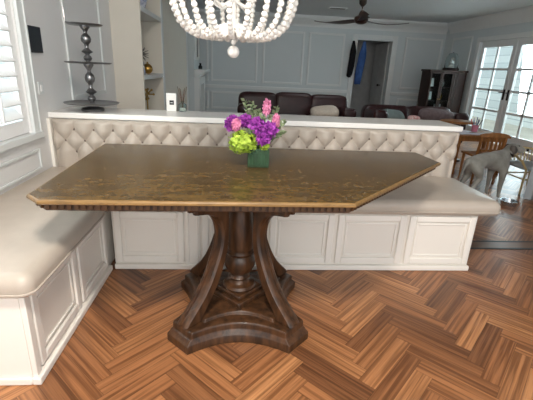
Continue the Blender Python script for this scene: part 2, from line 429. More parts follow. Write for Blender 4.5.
d1 = sroot('door_1', ((DX0 + DX1) / 2, YF, 0))
m = MB(); m.box(DX0 - .13, DX0, YF - .035, YF + .01, 0, DZ1 + .13).box(DX1, DX1 + .13, YF - .035, YF + .01, 0, DZ1 + .13).box(DX0, DX1, YF - .035, YF + .01, DZ1, DZ1 + .13)
m.build('door_casing', M['trim'], d1, bevel=.008)
m = MB(); m.box(DX0 - .5, DX1 + .5, YF + 1.4, YF + 1.45, 0, ZC).box(DX0 - .5, DX0 - .45, YF + .15, YF + 1.4, 0, ZC).box(DX1 + .45, DX1 + .5, YF + .15, YF + 1.4, 0, ZC).box(DX0 - .5, DX1 + .5, YF + .15, YF + 1.45, ZC - .2, ZC - .15).box(DX0 - .5, DX1 + .5, YF, YF + 1.45, -.05, -.001)
m.build('hallway', M['hall'], d1)
dl = MB().obox((DX1 - .06, YF + .52, 1.0), (.04, .72, 2.0), eul(z=.12)).build('door_leaf', M['hall'], d1)
MB().ball((DX1 - .13, YF + .3, .95), .03).tube([(DX1 - .13, YF + .3, .95), (DX1 - .06, YF + .3, .95)], .012).build('door_knob', M['bronze'], dl, smooth=True)

# right wall with french doors
FY0, FY1, FZ1 = 3.55, 6.42, 2.0
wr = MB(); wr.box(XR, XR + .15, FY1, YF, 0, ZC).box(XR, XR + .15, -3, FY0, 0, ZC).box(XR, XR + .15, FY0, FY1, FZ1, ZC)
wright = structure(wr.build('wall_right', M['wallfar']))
m = MB(); frame_x(m, XR - .02, XR, 6.75, 7.6, .88, 2.14, .05); m.build('panel_moulding', M['trim'], wright, bevel=.008)
m = MB(); m.box(XR - .03, XR, FY1, FY1 + .11, 0, FZ1 + .09).box(XR - .03, XR, FY0 - .11, FY0, 0, FZ1 + .09).box(XR - .03, XR, FY0, FY1, FZ1, FZ1 + .09)
structure(m.build('trim_3', M['trim'], bevel=.006))
def french(name, y0, y1, hs):
    t = sroot(name, (XR + .05, (y0 + y1) / 2, 0))
    m = MB(); a, b = XR + .03, XR + .08; st = .115
    m.box(a, b, y0, y0 + st, .01, FZ1).box(a, b, y1 - st, y1, .01, FZ1).box(a, b, y0 + st, y1 - st, .01, .22).box(a, b, y0 + st, y1 - st, 1.87, FZ1)
    m.build('door_frame', M['trim'], t)
    m = MB()
    for z in (.62, 1.03, 1.44): m.box(a + .008, b - .008, y0 + st, y1 - st, z - .022, z + .022)
    m.box(a + .008, b - .008, (y0 + y1) / 2 - .022, (y0 + y1) / 2 + .022, .22, 1.87)
    m.build('muntin', M['trim'], t)
    MB().box(XR + .053, XR + .057, y0 + st, y1 - st, .22, 1.87).build('pane', M['glassc'], t)
    yh = y0 + .06 if hs < 0 else y1 - .06
    MB().box(XR + .015, XR + .03, yh - .02, yh + .02, .86, 1.06).tube([(XR + .02, yh, 1.0), (XR - .03, yh, 1.0), (XR - .03, yh - hs * .09, 1.0)], .009).build('door_handle', M['bronze'], t)
french('door_2', 5.26, 6.41, -1); french('door_3', 4.10, 5.25, 1)
structure(MB().box(XR + .0, XR + .12, FY0, 4.09, 0, FZ1).build('trim_4', M['trim']))

# border strip with two dark lines between the two floors
m = MB().box(2.42, XR, .34, .47, 0, .004).build('trim_5', mat('border boards', rgb(120, 92, 72), .3, var=.2, scale=4, stretch=(1, 12, 1))); structure(m)
for k, y in enumerate((.33, .46)):
    structure(MB().box(2.42, XR, y, y + .018, .0, .006).build('trim_%d' % (6 + k), M['bark']))

# outside
structure(MB().box(XR + .16, 11, -3, 14, -.15, -.03).build('ground', M['patio']))
structure(MB().box(9, 9.2, -3, 16, -.1, 3.2).build('wall_garden', M['extwall']))

# built in bookcase on the left wall beyond the half wall
BX = -.235
bk = sroot('wall_bookcase', (-.38, 3, 0))
m = MB(); m.box(XL, BX, 2.2, 2.235, 0, ZC)                      # side that faces the nook
m.box(XL, XL + .02, 2.235, 3.33, 0, ZC)                         # back
m.box(XL, BX, 3.33, 6.0, 0, ZC)                                 # wide flush panel past the niche
m.build('case', M['book'], bk)
for z in (.55, 1.078, 1.765, 2.2): MB().box(XL + .02, BX + .006, 2.235, 3.33, z, z + .05).build('shelf', M['trim'], bk)
m = MB(); m.box(BX, BX + .014, 3.33, 3.42, 0, ZC).box(BX, BX + .014, 5.9, 6.0, 0, ZC); m.build('face_trim', M['trim'], bk)
# chimney breast with mantel
ch = sroot('wall_chimney', (-.3, 6.9, 0))
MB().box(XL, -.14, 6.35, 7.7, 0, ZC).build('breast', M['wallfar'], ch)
m = MB(); m.box(-.14, -.02, 6.35, 6.6, 0, 1.0).box(-.14, -.02, 7.45, 7.7, 0, 1.0).box(-.14, -.02, 6.6, 7.45, .85, 1.0); m.build('mantel_surround', M['trim'], ch)
MB().rings([[(-.14, y, 1.0), (-.06, y, 1.0), (.02, y, 1.07), (.10, y, 1.10), (.10, y, 1.165), (-.14, y, 1.165)] for y in (6.28, 7.78)]).build('mantel_shelf', M['trim'], ch, bevel=.02)
MB().box(-.14, -.1, 6.6, 7.45, 0.02, .85).build('fireback', M['bark'], ch)

# ceiling vent
t = thing('ceiling_vent', 'white metal air register in the ceiling left of the fan', 'vent', (2.83, 6.5, ZC - .006))
m = MB(); z0, z1 = ZC - .012, ZC
m.box(2.64, 3.02, 6.40, 6.43, z0, z1).box(2.64, 3.02, 6.57, 6.60, z0, z1).box(2.64, 2.67, 6.43, 6.57, z0, z1).box(2.99, 3.02, 6.43, 6.57, z0, z1)
m.build('frame', M['trim'], t)
m = MB()
for i in range(6): m.box(2.67, 2.99, 6.437 + i * .024, 6.445 + i * .024, z0, z1)
m.build('slats', M['bark'], t)

# ------------------------------------------------------------------ banquette
HB = .407
def raised_panel_y(parent, x0, x1, z0, z1, y, name='door'):
    d = MB(); w = .042
    d.box(x0, x1, y - .006, y, z0, z1)
    d = d.build(name, M['caba'], parent)
    m = MB(); frame_y(m, y - .022, y - .006, x0 + .012, x1 - .012, z0 + .012, z1 - .012, w); m.build('door_frame', M['cab'], d, bevel=.006)
    m = MB(); a = .012 + w + .012; frame_y(m, y - .013, y - .006, x0 + a, x1 - a, z0 + a, z1 - a, .013); m.build('inner_bead', M['cab'], d, bevel=.004)
def raised_panel_x(parent, y0, y1, z0, z1, x, name='door'):
    d = MB(); w = .042
    d.box(x, x + .006, y0, y1, z0, z1)
    d = d.build(name, M['caba'], parent)
    m = MB(); frame_x(m, x + .006, x + .022, y0 + .012, y1 - .012, z0 + .012, z1 - .012, w); m.build('door_frame', M['cab'], d, bevel=.006)
    m = MB(); a = .012 + w + .012; frame_x(m, x + .006, x + .013, y0 + a, y1 - a, z0 + a, z1 - a, .013); m.build('inner_bead', M['cab'], d, bevel=.004)

W = 2.398
bb = thing('bench_base', 'long white panelled bench base along the half wall behind the table pedestal', 'bench', (1.2, .3, 0))
MB().box(.024, W - .005, .02, .555, 0, HB).build('carcass', M['cab'], bb)
for a, b in ((.024, .478), (.566, 1.0), (1.0, 1.443), (1.443, 1.92), (1.92, W)):
    raised_panel_y(bb, a, b, .036, HB, .02)
m = MB(); m.box(.478, .566, .0, .02, .036, HB).box(.488, .498, -.006, 0, .05, HB).box(.546, .556, -.006, 0, .05, HB)
m.build('pilaster', M['cab'], bb, bevel=.003)
MB().box(.024, W + .004, -.014, .02, 0, .036).build('skirting', M['cab'], bb, bevel=.006)
MB().box(W - .005, W + .004, .02, .555, 0, .036).build('skirting', M['cab'], bb, bevel=.006)
LB = -.955
bl = thing('bench_base', 'short white panelled bench base along the left wall under the window', 'bench', (-.27, -.4, 0))
MB().box(XL + .002, -.022, LB, .555, 0, HB).build('carcass', M['cab'], bl)
raised_panel_x(bl, LB + .035, -.468, .036, HB, -.022); raised_panel_x(bl, -.462, -.03, .036, HB, -.022)
MB().box(-.022, .0, LB, LB + .035, .036, HB).build('pilaster', M['cab'], bl, bevel=.003)
MB().box(-.022, .014, LB - .012, -.016, 0, .036).build('skirting', M['cab'], bl, bevel=.006)
MB().box(XL + .002, -.022, LB - .012, LB, 0, .036).build('skirting', M['cab'], bl, bevel=.006)

# seat cushions (rounded slabs, slightly crowned top)
def cushion(x0, x1, y0, y1, z0, z1, rad, free):
    # free = which sides are rolled (x0,x1,y0,y1); returns MB of a heightfield slab
    nx = max(6, int((x1 - x0) / .03)); ny = max(6, int((y1 - y0) / .03))
    def inset(k, d):
        return [(x0 + (d if free[0] else 0), y0 + (d if free[2] else 0)), (x1 - (d if free[1] else 0), y1 - (d if free[3] else 0))]
    H = z1 - z0; prof = []
    for k in range(9):
        a = PI / 2 * k / 8
        prof.append((rad * (1 - math.cos(a)), z1 - rad + rad * math.sin(a)))
    low = [(.02, z0), (.004, z0 + .014), (0, z0 + .028)]
    mb = MB(); rings = []
    def rr(d):
        (a, b), (c, e) = inset(0, d); R = max(.005, .05 - d * .6); pts = []
        for cx, cy, s, fr in ((c, b, -PI / 2, (free[1] and free[2])), (c, e, 0, (free[1] and free[3])), (a, e, PI / 2, (free[0] and free[3])), (a, b, PI, (free[0] and free[2]))):
            q = R if fr else .003
            ox = cx - q if cx == c else cx + q; oy = cy - q if cy == e else cy + q
            for i in range(6): pts.append((ox + q * math.cos(s + PI / 2 * i / 5), oy + q * math.sin(s + PI / 2 * i / 5)))
        return pts
    for d, z in low + prof: rings.append([(x, y, z) for x, y in rr(d)])
    rings.append([(x, y, z1 + .006) for x, y in rr(rad + .05)])
    rings.append([(x, y, z1 + .010) for x, y in rr(rad + .11)])
    return mb.rings(rings), rr
ZS = .512
mb, rr = cushion(XL + .004, .045, -.985, .545, HB + .006, ZS, .05, (0, 1, 1, 0))
cl = mb.build('seat_cushion', M['vinyl'], smooth=True)
tag(cl, 'pale beige seat cushion on the left bench under the shuttered window', 'cushion')
p = rr(-.002); MB().tube([(x, y, HB + .03) for x, y in p[23:24] + p[:7]], .005, 6).build('piping', M['vinyl'], cl, smooth=True)
mb, rr = cushion(.048, 2.53, -.035, .548, HB + .002, ZS, .05, (0, 1, 1, 0))
cb = mb.build('seat_cushion', M['vinyl'], smooth=True)
tag(cb, 'long pale beige seat cushion along the tufted back, rounded right end', 'cushion')
p = rr(-.002); MB().tube([(x, y, HB + .03) for x, y in p[23:24] + p[:7]], .005, 6).build('piping', M['vinyl'], cb, smooth=True)

# tufted backrest
def backrest():
    x0, x1, z0, z1 = XL + .025, 2.49, .50, .864
    DX, DZ, BX0, BZ0 = .1345, .079, -.366, .792
    nx, nz = 460, 56; yb = .598
    def height(x, z):
        zz = min(BZ0, max(BZ0 - 2 * DZ, z))
        s_ = (x - BX0) / DX + (zz - BZ0) / (2 * DZ); t_ = (x - BX0) / DX - (zz - BZ0) / (2 * DZ)
        h = (abs(math.sin(PI * s_)) * abs(math.sin(PI * t_))) ** .42
        if z > BZ0:
            k = (z - BZ0) / (z1 - BZ0); h = h * (1 - .6 * k) + (.75 * .6 * k)
        if z < BZ0 - 2 * DZ:
            k = (BZ0 - 2 * DZ - z) / (BZ0 - 2 * DZ - z0); h = h * (1 - .3 * k) + .7 * .3 * k
        e = min((z1 - z) / .03, (x - x0) / .03, (x1 - x) / .03, 1)
        roll = math.sqrt(max(0, 1 - (1 - max(0, e)) ** 2))
        return .010 + roll * (.008 + .046 * h)
    vs = []; fs = []
    for j in range(nz + 1):
        for i in range(nx + 1):
            x = x0 + (x1 - x0) * i / nx; z = z0 + (z1 - z0) * j / nz
            vs.append((x, yb - height(x, z), z))
    for j in range(nz):
        for i in range(nx):
            a = j * (nx + 1) + i; fs.append((a, a + 1, a + nx + 2, a + nx + 1))
    mb = MB().add(vs, fs); k = len(vs); mb.v += [(x0, yb, z0), (x1, yb, z0), (x1, yb, z1), (x0, yb, z1)]
    N1 = nx + 1
    mb.f += [(k, k + 3, k + 2, k + 1)]
    mb.f.append(tuple([k] + [k + 1] + [i for i in range(nx, -1, -1)]))
    mb.f.append(tuple([k + 3] + [nz * N1 + i for i in range(nx + 1)] + [k + 2]))
    mb.f.append(tuple([k + 3, k] + [j * N1 for j in range(nz + 1)]))
    mb.f.append(tuple([k + 1, k + 2] + [j * N1 + nx for j in range(nz, -1, -1)]))
    t = mb.build('tufted_backrest', M['tuft'], smooth='all')
    tag(t, 'long pale beige diamond tufted backrest with buttons below the white ledge', 'backrest')
    proto = None
    for row in range(3):
        for i in range(-2, 22):
            x = BX0 + i * DX + (row % 2) * DX / 2; z = BZ0 - row * DZ
            if x < x0 + .05 or x > x1 - .04: continue
            y = yb - height(x, z) - .004
            if proto is None:
                proto = MB().ball((0, 0, 0), .011, 10, 6, (1, .5, 1)).build('button', M['button'], t, smooth='all', local=True); b = proto
            else: b = proto.copy(); COL.objects.link(b)
            b.location = Vector((x, y, z)) - t.location
backrest()
ct = MB().box(XL + .002, 2.515, .585, .97, .868, .906).build('countertop', M['stone'], bevel=.004)
tag(ct, 'white stone ledge capping the half wall above the tufted backrest', 'countertop')

# ------------------------------------------------------------------ dining table
PX, PY = .817, -.459
tb = thing('dining_table', 'large dark wood pedestal table with clipped corners standing in the bench nook', 'table', (PX, PY, 0))
OUT = [(.050, -.855), (1.275, -.828), (2.040, -.039), (2.017, .263), (-.059, .249), (-.020, -.789)]
def inset_poly(P, d):
    n = len(P); out = []
    for i in range(n):
        a, b, c = Vector(P[i - 1]), Vector(P[i]), Vector(P[(i + 1) % n])
        e1 = (b - a).normalized(); e2 = (c - b).normalized()
        n1 = Vector((-e1.y, e1.x)); n2 = Vector((-e2.y, e2.x))
        k = (n1 + n2) / (1 + n1.dot(n2)); out.append(tuple(b + k * d))
    return out
ZT = .766
def ring(d, z): return [(x, y, z) for x, y in inset_poly(OUT, d)]
MB().rings([ring(.012, ZT - .012), ring(.008, ZT - .002), ring(.012, ZT)]).build('tabletop', M['top'], tb)
MB().rings([ring(.016, ZT - .022), ring(.004, ZT - .020), ring(0, ZT - .016), ring(0, ZT - .008), ring(.003, ZT - .003), ring(.0095, ZT - .001), ring(.0125, ZT - .012)]).build('edge_moulding', M['edge'], tb)
MB().rings([ring(.034, ZT - .054), ring(.030, ZT - .050), ring(.030, ZT - .022)]).build('apron', M['ped'], tb)
m = MB(); Q = inset_poly(OUT, .027)
for i in range(6):
    a = Vector(Q[i]); b = Vector(Q[(i + 1) % 6]); L_ = (b - a).length; n = max(2, int(L_ / .0265)); e = (b - a) / L_
    ang = math.atan2(e.y, e.x)
    for k in range(n):
        p = a + e * (L_ * (k + .5) / n)
        m.obox((p.x, p.y, ZT - .034), (.0145, .014, .020), eul(z=ang))
m.build('dentil_trim', mat('dentil wood', rgb(92, 64, 38), .35, var=.2, scale=20), tb)
# pedestal base
def plinth(s_, arc, n=10):
    A, B = .345 * s_, .236 * s_; pts = []
    cor = [((-B, -A), (B, -A)), ((A, -B), (A, B)), ((B, A), (-B, A)), ((-A, B), (-A, -B))]
    for (x0, y0), (x1, y1) in cor:
        nx, ny = -(y1 - y0), (x1 - x0); l = math.hypot(nx, ny); nx /= l; ny /= l
        for i in range(n + 1):
            t = i / n; d = arc * s_ * math.sin(PI * t) ** .9 if 0 < t < 1 else 0
            pts.append((PX + x0 + (x1 - x0) * t + nx * d, PY + y0 + (y1 - y0) * t + ny * d))
    return pts
def pr(s_, z, arc=.085): return [(x, y, z) for x, y in plinth(s_, arc)]
MB().rings([pr(1, 0), pr(1, .040), pr(.985, .046), pr(.965, .052), pr(.955, .058), pr(.93, .064), pr(.925, .070), pr(.925, .088), pr(.915, .096), pr(.89, .1), pr(.70, .1, .10), pr(.69, .112, .10), pr(.67, .116, .10)]).build('pedestal_base', M['ped'], tb, bevel=.003)
# C scroll legs
def leg(k):
    ang = math.radians(45 + 90 * k); dr = Vector((math.cos(ang), math.sin(ang), 0)); tg = Vector((-dr.y, dr.x, 0))
    prof = [(.105, .282, .392), (.125, .272, .375), (.16, .248, .340), (.21, .210, .292), (.27, .172, .248), (.33, .145, .215), (.39, .125, .188), (.44, .112, .170), (.50, .106, .160), (.54, .106, .163), (.57, .106, .172), (.60, .107, .190), (.622, .108, .216), (.640, .108, .258), (.650, .108, .310), (.656, .108, .318), (.711, .108, .322)]
    P = []
    for i in range(len(prof) - 1):
        p0, p1, p2, p3 = (prof[max(i - 1, 0)], prof[i], prof[i + 1], prof[min(i + 2, len(prof) - 1)])
        for s_ in range(3):
            t = s_ / 3
            P.append(tuple(.5 * (2 * b + (c - a) * t + (2 * a - 5 * b + 4 * c - d) * t * t + (3 * b - a - 3 * c + d) * t ** 3) for a, b, c, d in zip(p0, p1, p2, p3)))
    P.append(prof[-1]); rings = []; hw = .037
    for z, ri, ro in P:
        c = Vector((PX, PY, z)); g = min(.010, (ro - ri) * .12)
        sec = [(ro - .006, -.72), (ro - .006, -.34), (ro - .006 - g, -.26), (ro - .006 - g, .26), (ro - .006, .34), (ro - .006, .72), (ro - .016, 1), (ri + .012, 1), (ri, .7), (ri, -.7), (ri + .012, -1), (ro - .016, -1)]
        rings.append([c + dr * a_ + tg * (hw * b_) for a_, b_ in sec])
    MB().rings(rings).build('leg', M['ped'], tb, smooth=True)
for k in range(4): leg(k)
m = MB(); R45 = eul(z=PI / 4)
m.obox((PX, PY, .13), (.225, .225, .03), R45).obox((PX, PY, .155), (.18, .18, .022), R45)
m.build('column_plinth', M['ped'], tb, bevel=.006)
MB().lathe([(.0, .164), (.082, .164), (.088, .175), (.08, .188), (.06, .192), (.05, .2), (.046, .212), (.052, .22), (.058, .226), (.05, .234), (.047, .244), (.066, .262), (.079, .29), (.082, .315), (.078, .34), (.068, .355), (.072, .362), (.078, .372), (.072, .382), (.066, .388), (.071, .42), (.068, .50), (.06, .58), (.055, .63), (.058, .64), (.07, .65), (.074, .662), (.07, .674), (.07, .70), (0, .70)], (PX, PY, 0), 32).build('column', M['ped'], tb, smooth=True)

# ------------------------------------------------------------------ flowers on the table
VX, VY, VZ = .904, -.235, ZT + .001
v = thing('flower_vase', 'square green ribbed glass vase standing on the dark table', 'vase', (VX, VY, VZ))
def sq(h, z, cx=VX, cy=VY): return [(cx - h, cy - h, z), (cx + h, cy - h, z), (cx + h, cy + h, z), (cx - h, cy + h, z)]
hv = .056
m = MB().rings([sq(hv - .004, VZ), sq(hv, VZ + .006), sq(hv, VZ + .1), sq(hv - .006, VZ + .1), sq(hv - .006, VZ + .012)])
for i in range(7):
    a = -hv + .016 * i + .008
    for sgn in (-1, 1): m.box(VX + a - .003, VX + a + .003, VY + sgn * hv - .002, VY + sgn * hv + .002, VZ + .012, VZ + .098)
m.build('vase_body', M['vase'], v, bevel=.002)
MB().box(VX - hv + .014, VX + hv - .014, VY - hv + .014, VY + hv - .014, VZ + .014, VZ + .075).build('leaf_lining', mat('wet leaves', rgb(60, 98, 64), .4, var=.3, scale=25), v)
def P2(px, py, dy=0):  # photo position on the bouquet's plane, depth offset dy
    x = .889 + (px - 257) * .00515; z = .770 + (166 - py) * .00518 + (px - 257) * .0003
    k = (VY + dy - CP.y) / (VY - CP.y)
    return Vector((CP.x + (x - CP.x) * k, VY + dy, CP.z + (z - CP.z) * k))
def petalball(c, R, n, pl, pw, curl, m, rnd):
    mb = MB(); rg = random.Random(rnd)
    for i in range(n):
        zz = 1 - 2 * (i + .5) / n; th = i * 2.39996; rr_ = math.sqrt(1 - zz * zz)
        d = Vector((rr_ * math.cos(th), rr_ * math.sin(th), zz)) + Vector((rg.uniform(-.2, .2), rg.uniform(-.2, .2), rg.uniform(-.2, .2))); d.normalize()
        a = d.cross(Vector((rg.uniform(-1, 1), rg.uniform(-1, 1), rg.uniform(-1, 1)))).normalized(); b = d.cross(a)
        q = c + d * R * rg.uniform(.70, 1.06)
        for s_ in range(4):
            e = a * math.cos(s_ * PI / 2) + b * math.sin(s_ * PI / 2); g = d.cross(e); cu = curl * rg.uniform(-.2, 1.9); ll = pl * rg.uniform(.7, 1.25)
            mb.add([q, q + e * ll * .6 + g * pw + d * cu * .5, q + e * ll + d * cu, q + e * ll * .6 - g * pw + d * cu * .5], [(0, 1, 2, 3)])
    mb.ball(c, R * .55, 10, 7)
    return mb
def stem_to(t, c, base): MB().tube([c, (c + base) / 2 + Vector((0, 0, -.01)), base], .003, 6).build('stem', M['stem'], t, smooth=True)
def flower(name, label, cat, c, R, n, pl, pw, curl, m, group=None, seed=1, squash=None):
    base = Vector((VX + (c.x - VX) * .2, VY + (c.y - VY) * .2, VZ + .08))
    t = thing(name, label, cat, tuple(base), group)
    mb = petalball(c, R, n, pl, pw, curl, m, seed)
    if squash: mb.v = [(c.x + (x - c.x) * squash[0], c.y + (y - c.y) * squash[0], c.z + (z - c.z) * squash[1]) for x, y, z in mb.v]
    mb.build('bloom', m, t); stem_to(t, c, base); return t
flower('hydrangea', 'large lime green hydrangea head at the front left of the bouquet', 'flower', P2(244, 142, -.045), .071, 230, .016, .008, .005, M['hydr'], seed=2, squash=(1.02, .80))
flower('hydrangea', 'small lime green hydrangea tuft over the right rim of the vase', 'flower', P2(266, 144.5, -.05), .028, 46, .013, .007, .004, M['hydr'], seed=9)
for i, (px, py, dy, R, lab) in enumerate((
    (233, 123, -.01, .024, 'purple carnation at the left edge of the bouquet'), (246, 121, 0, .018, 'purple carnation behind the left pink bloom and above the hydrangea'),
    (258, 125.5, -.05, .026, 'purple carnation in the middle of the bouquet'), (270.5, 130.5, -.05, .028, 'purple carnation right of centre in the bouquet'), (265, 138.5, -.065, .020, 'lowest purple carnation, just above the vase rim'))):
    flower('carnation', lab, 'flower', P2(px, py, dy), R, 80, .017, .011, .014, M['purple'], 'purple carnations in the vase', seed=20 + i)
for i, (px, py, dy, R, sq_, lab) in enumerate((
    (236.8, 124, -.06, .020, (1, 1.3), 'oval pink bloom at the left in front of purple petals'), (267, 108, -.01, .019, (.85, 1.8), 'tall pink bloom at the top of the bouquet'), (277, 121.5, -.03, .018, (.85, 1.6), 'pink bloom at the right of the bouquet'))):
    flower('pink_aster', lab, 'flower', P2(px, py, dy), R, 90, .008, .004, .006, M['pink'], 'pink blooms in the vase', seed=40 + i, squash=sq_)
def sprig(px, py, dy, lab, seed, L_=.10):
    rg = random.Random(seed); c = P2(px, py, dy); base = Vector((VX + (c.x - VX) * .25, VY + .2 * dy, VZ + .085))
    t = thing('foliage_sprig', lab, 'leaves', tuple(base), 'silver green sprigs in the vase')
    mid = (c + base) / 2 + Vector((0, 0, .02))
    MB().tube([base, mid, c], .002, 6).build('stem', M['stem'], t, smooth=True)
    mb = MB(); d = (c - mid).normalized()
    for i in range(13):
        p = mid + (c - mid) * (.25 + .75 * i / 12); th = i * 2.4
        e = Vector((math.cos(th), math.sin(th) * .6, .5)).normalized(); g = e.cross(Vector((rg.uniform(-1, 1), 1, rg.uniform(-.3, 1)))).normalized(); l = rg.uniform(.020, .034); w_ = l * .33
        mb.add([p, p + e * l * .45 + g * w_, p + e * l, p + e * l * .45 - g * w_], [(0, 1, 2, 3)])
    mb.build('leaf_cluster', M['leaf'], t)
for i, (px, py, dy, lab) in enumerate(((245, 101, .02, 'silver green sprig rising highest at the left of the bouquet'), (252, 103, .03, 'silver green sprig beside the highest one, over the middle'), (259, 111, .03, 'silver green sprig just left of the tall pink bloom'),
    (277, 109, .02, 'silver green sprig right of the tall pink bloom'), (286, 122, 0, 'silver green sprig reaching farthest right'), (287, 133, -.02, 'silver green sprig at the lower right of the bouquet'), (279, 138, -.06, 'silver green sprig drooping over the right side of the vase'), (250, 114, .03, 'silver green sprig standing behind the purple carnations'), (252, 131, -.07, 'silver green sprig between the hydrangea and the middle purple carnation'), (263, 117, .0, 'silver green sprig between the pink blooms'))):
    sprig(px, py, dy, lab, 60 + i)

# ------------------------------------------------------------------ chandelier
CX, CY = .767, -.45
chd = thing('bead_chandelier', 'white wooden bead basket chandelier hanging over the table', 'chandelier', (CX, CY, ZC))
def strand_path(): 
    pr_ = [(.10, 2.02), (.15, 1.95), (.205, 1.86), (.252, 1.76), (.268, 1.69), (.270, 1.62), (.266, 1.555), (.254, 1.495), (.228, 1.437), (.19, 1.403), (.15, 1.386), (.11, 1.384), (.08, 1.397), (.058, 1.425)]
    return pr_
def resample(pts, step):
    out = [pts[0]]; acc = 0
    for a, b in zip(pts, pts[1:]):
        l = math.hypot(b[0] - a[0], b[1] - a[1]); t = step - acc
        while t <= l:
            out.append((a[0] + (b[0] - a[0]) * t / l, a[1] + (b[1] - a[1]) * t / l)); t += step
        acc = l - (t - step)
    return out
sp = MB()
for rr_, z in resample(strand_path(), .0225): sp.ball((rr_, 0, z - ZC), .0118, 9, 6)
proto = sp.build('bead_strand', M['bead'], chd, smooth='all', local=True)
NS = 22
for k in range(NS):
    o = proto if k == 0 else proto.copy()
    if k: COL.objects.link(o)
    o.rotation_euler = (0, 0, 2 * PI * (k + .3) / NS)
def torus(R, r_, z, n=40):
    m = MB(); m.rings([[(CX + (R + r_ * math.cos(2 * PI * j / 8)) * math.cos(2 * PI * i / n), CY + (R + r_ * math.cos(2 * PI * j / 8)) * math.sin(2 * PI * i / n), z + r_ * math.sin(2 * PI * j / 8)) for j in range(8)] for i in range(n + 1)], False); return m
torus(.252, .008, 1.69).build('ring', M['iron'], chd, smooth='all'); torus(.10, .008, 2.03).build('ring', M['iron'], chd, smooth='all'); torus(.05, .007, 1.432).build('ring', M['iron'], chd, smooth='all')
MB().tube([(CX, CY, 1.41), (CX, CY, 2.44)], .010).lathe([(0, 1.40), (.045, 1.41), (.05, 1.425), (.03, 1.44), (.012, 1.46)], (CX, CY, 0)).build('centre_rod', M['iron'], chd, smooth=True)
MB().lathe([(0, 2.43), (.03, 2.435), (.06, 2.47), (.065, 2.5), (0, 2.5)], (CX, CY, 0)).build('canopy', M['iron'], chd, smooth=True)
m = MB(); m.ball((CX, CY, 1.388), .011).ball((CX, CY, 1.367), .012).ball((CX, CY, 1.328), .026, 14, 10); m.build('finial', M['bead'], chd, smooth='all')
for k in range(4):
    a = PI / 4 + k * PI / 2; q = Vector((CX + .12 * math.cos(a), CY + .12 * math.sin(a), 1.58))
    MB().tube([(CX, CY, 1.53), (CX + .07 * math.cos(a), CY + .07 * math.sin(a), 1.50), (q.x, q.y, 1.525), (q.x, q.y, 1.54)], .007).lathe([(0, 0), (.014, 0), (.014, .09), (0, .09)], (q.x, q.y, 1.54), 12).build('candle_arm', M['iron'], chd, smooth=True)
    MB().ball((q.x, q.y, 1.655), .022, 12, 8, (1, 1, 1.4)).build('bulb', mat('frosted bulb', rgb(250, 246, 236), .3, var=0), chd, smooth='all')

# ------------------------------------------------------------------ things on the ledge
ZL = .907
SX, SY = -.280, .735
cs = thing('tiered_stand', 'three tier pewter cake stand at the left end of the white ledge', 'cake stand', (SX, SY, ZL))
MB().lathe([(0, 0), (.078, 0), (.082, .014), (.074, .024), (.04, .032), (.016, .04), (.016, .056), (0, .056)], (SX, SY, ZL), 28).build('foot', M['pewter'], cs, smooth=True)
def tray(R, z, c=(SX, SY)): return MB().lathe([(0, z), (R - .012, z), (R, z + .006), (R + .003, z + .012), (R - .002, z + .012), (R - .014, z + .006), (0, z + .005)], (c[0], c[1], 0), 40)
tray(.188, .958).build('tray', M['pewter'], cs, smooth=True); tray(.156, 1.238).build('tray', M['pewter'], cs, smooth=True); tray(.116, 1.487).build('tray', M['pewter'], cs, smooth=True)
def baluster(z0, z1):
    H = z1 - z0; pf = [(.018, 0), (.018, .03), (.010, .06), (.018, .09), (.023, .14), (.018, .2), (.010, .23), (.013, .26), (.028, .30), (.03, .32), (.012, .40), (.009, .45), (.013, .52), (.024, .58), (.027, .66), (.022, .74), (.01, .80), (.009, .84), (.016, .90), (.026, .97), (.026, 1.0)]
    return MB().lathe([(0, z0)] + [(a * 1.28, z0 + b * H) for a, b in pf] + [(0, z1)], (SX, SY, 0), 20)
baluster(.955, 1.236).build('stem', M['pewter'], cs, smooth=True); baluster(1.24, 1.486).build('stem', M['pewter'], cs, smooth=True)
MB().tube([(SX - .06, SY, 1.497), (SX - .117, SY, 1.503), (SX - .129, SY, 1.51), (SX - .133, SY, 1.60)], .006).build('handle', M['pewter'], cs, smooth=True)

MB_ = MB().box(.232, .308, .885, .945, ZL, 1.045)
t = thing('candle_box', 'small white box with a black square label on the back of the ledge', 'box', (.257, .915, ZL))
MB_.build('carton', M['stone'], t, bevel=.002); MB().box(.256, .290, .8835, .885, .958, .992).build('label_patch', M['label'], t)
MB().box(.264, .282, .8832, .8836, .972, .976).build('label_mark', M['stone'], t)
t = thing('reed_diffuser', 'clear glass reed diffuser with brown sticks beside the white box', 'diffuser', (.352, .915, ZL))
MB().lathe([(0, 0), (.03, 0), (.032, .004), (.032, .055), (.014, .066), (.013, .08), (.011, .08), (.011, .066), (.028, .052), (.028, .006), (0, .006)], (.352, .915, ZL), 20).build('bottle', M['glassc'], t, smooth=True)
MB().lathe([(0, .008), (.026, .008), (.026, .03), (0, .03)], (.352, .915, ZL), 20).build('oil', mat('pale oil', rgb(230, 226, 214), .1), t)
for k in range(6):
    a = k * PI / 3; MB().tube([(.352 - .008 * math.cos(a), .915 - .008 * math.sin(a), ZL + .012), (.352 + .035 * math.cos(a), .915 + .03 * math.sin(a), ZL + .19 - .01 * (k % 3))], .0018, 5).build('reed', M['reed'], t)

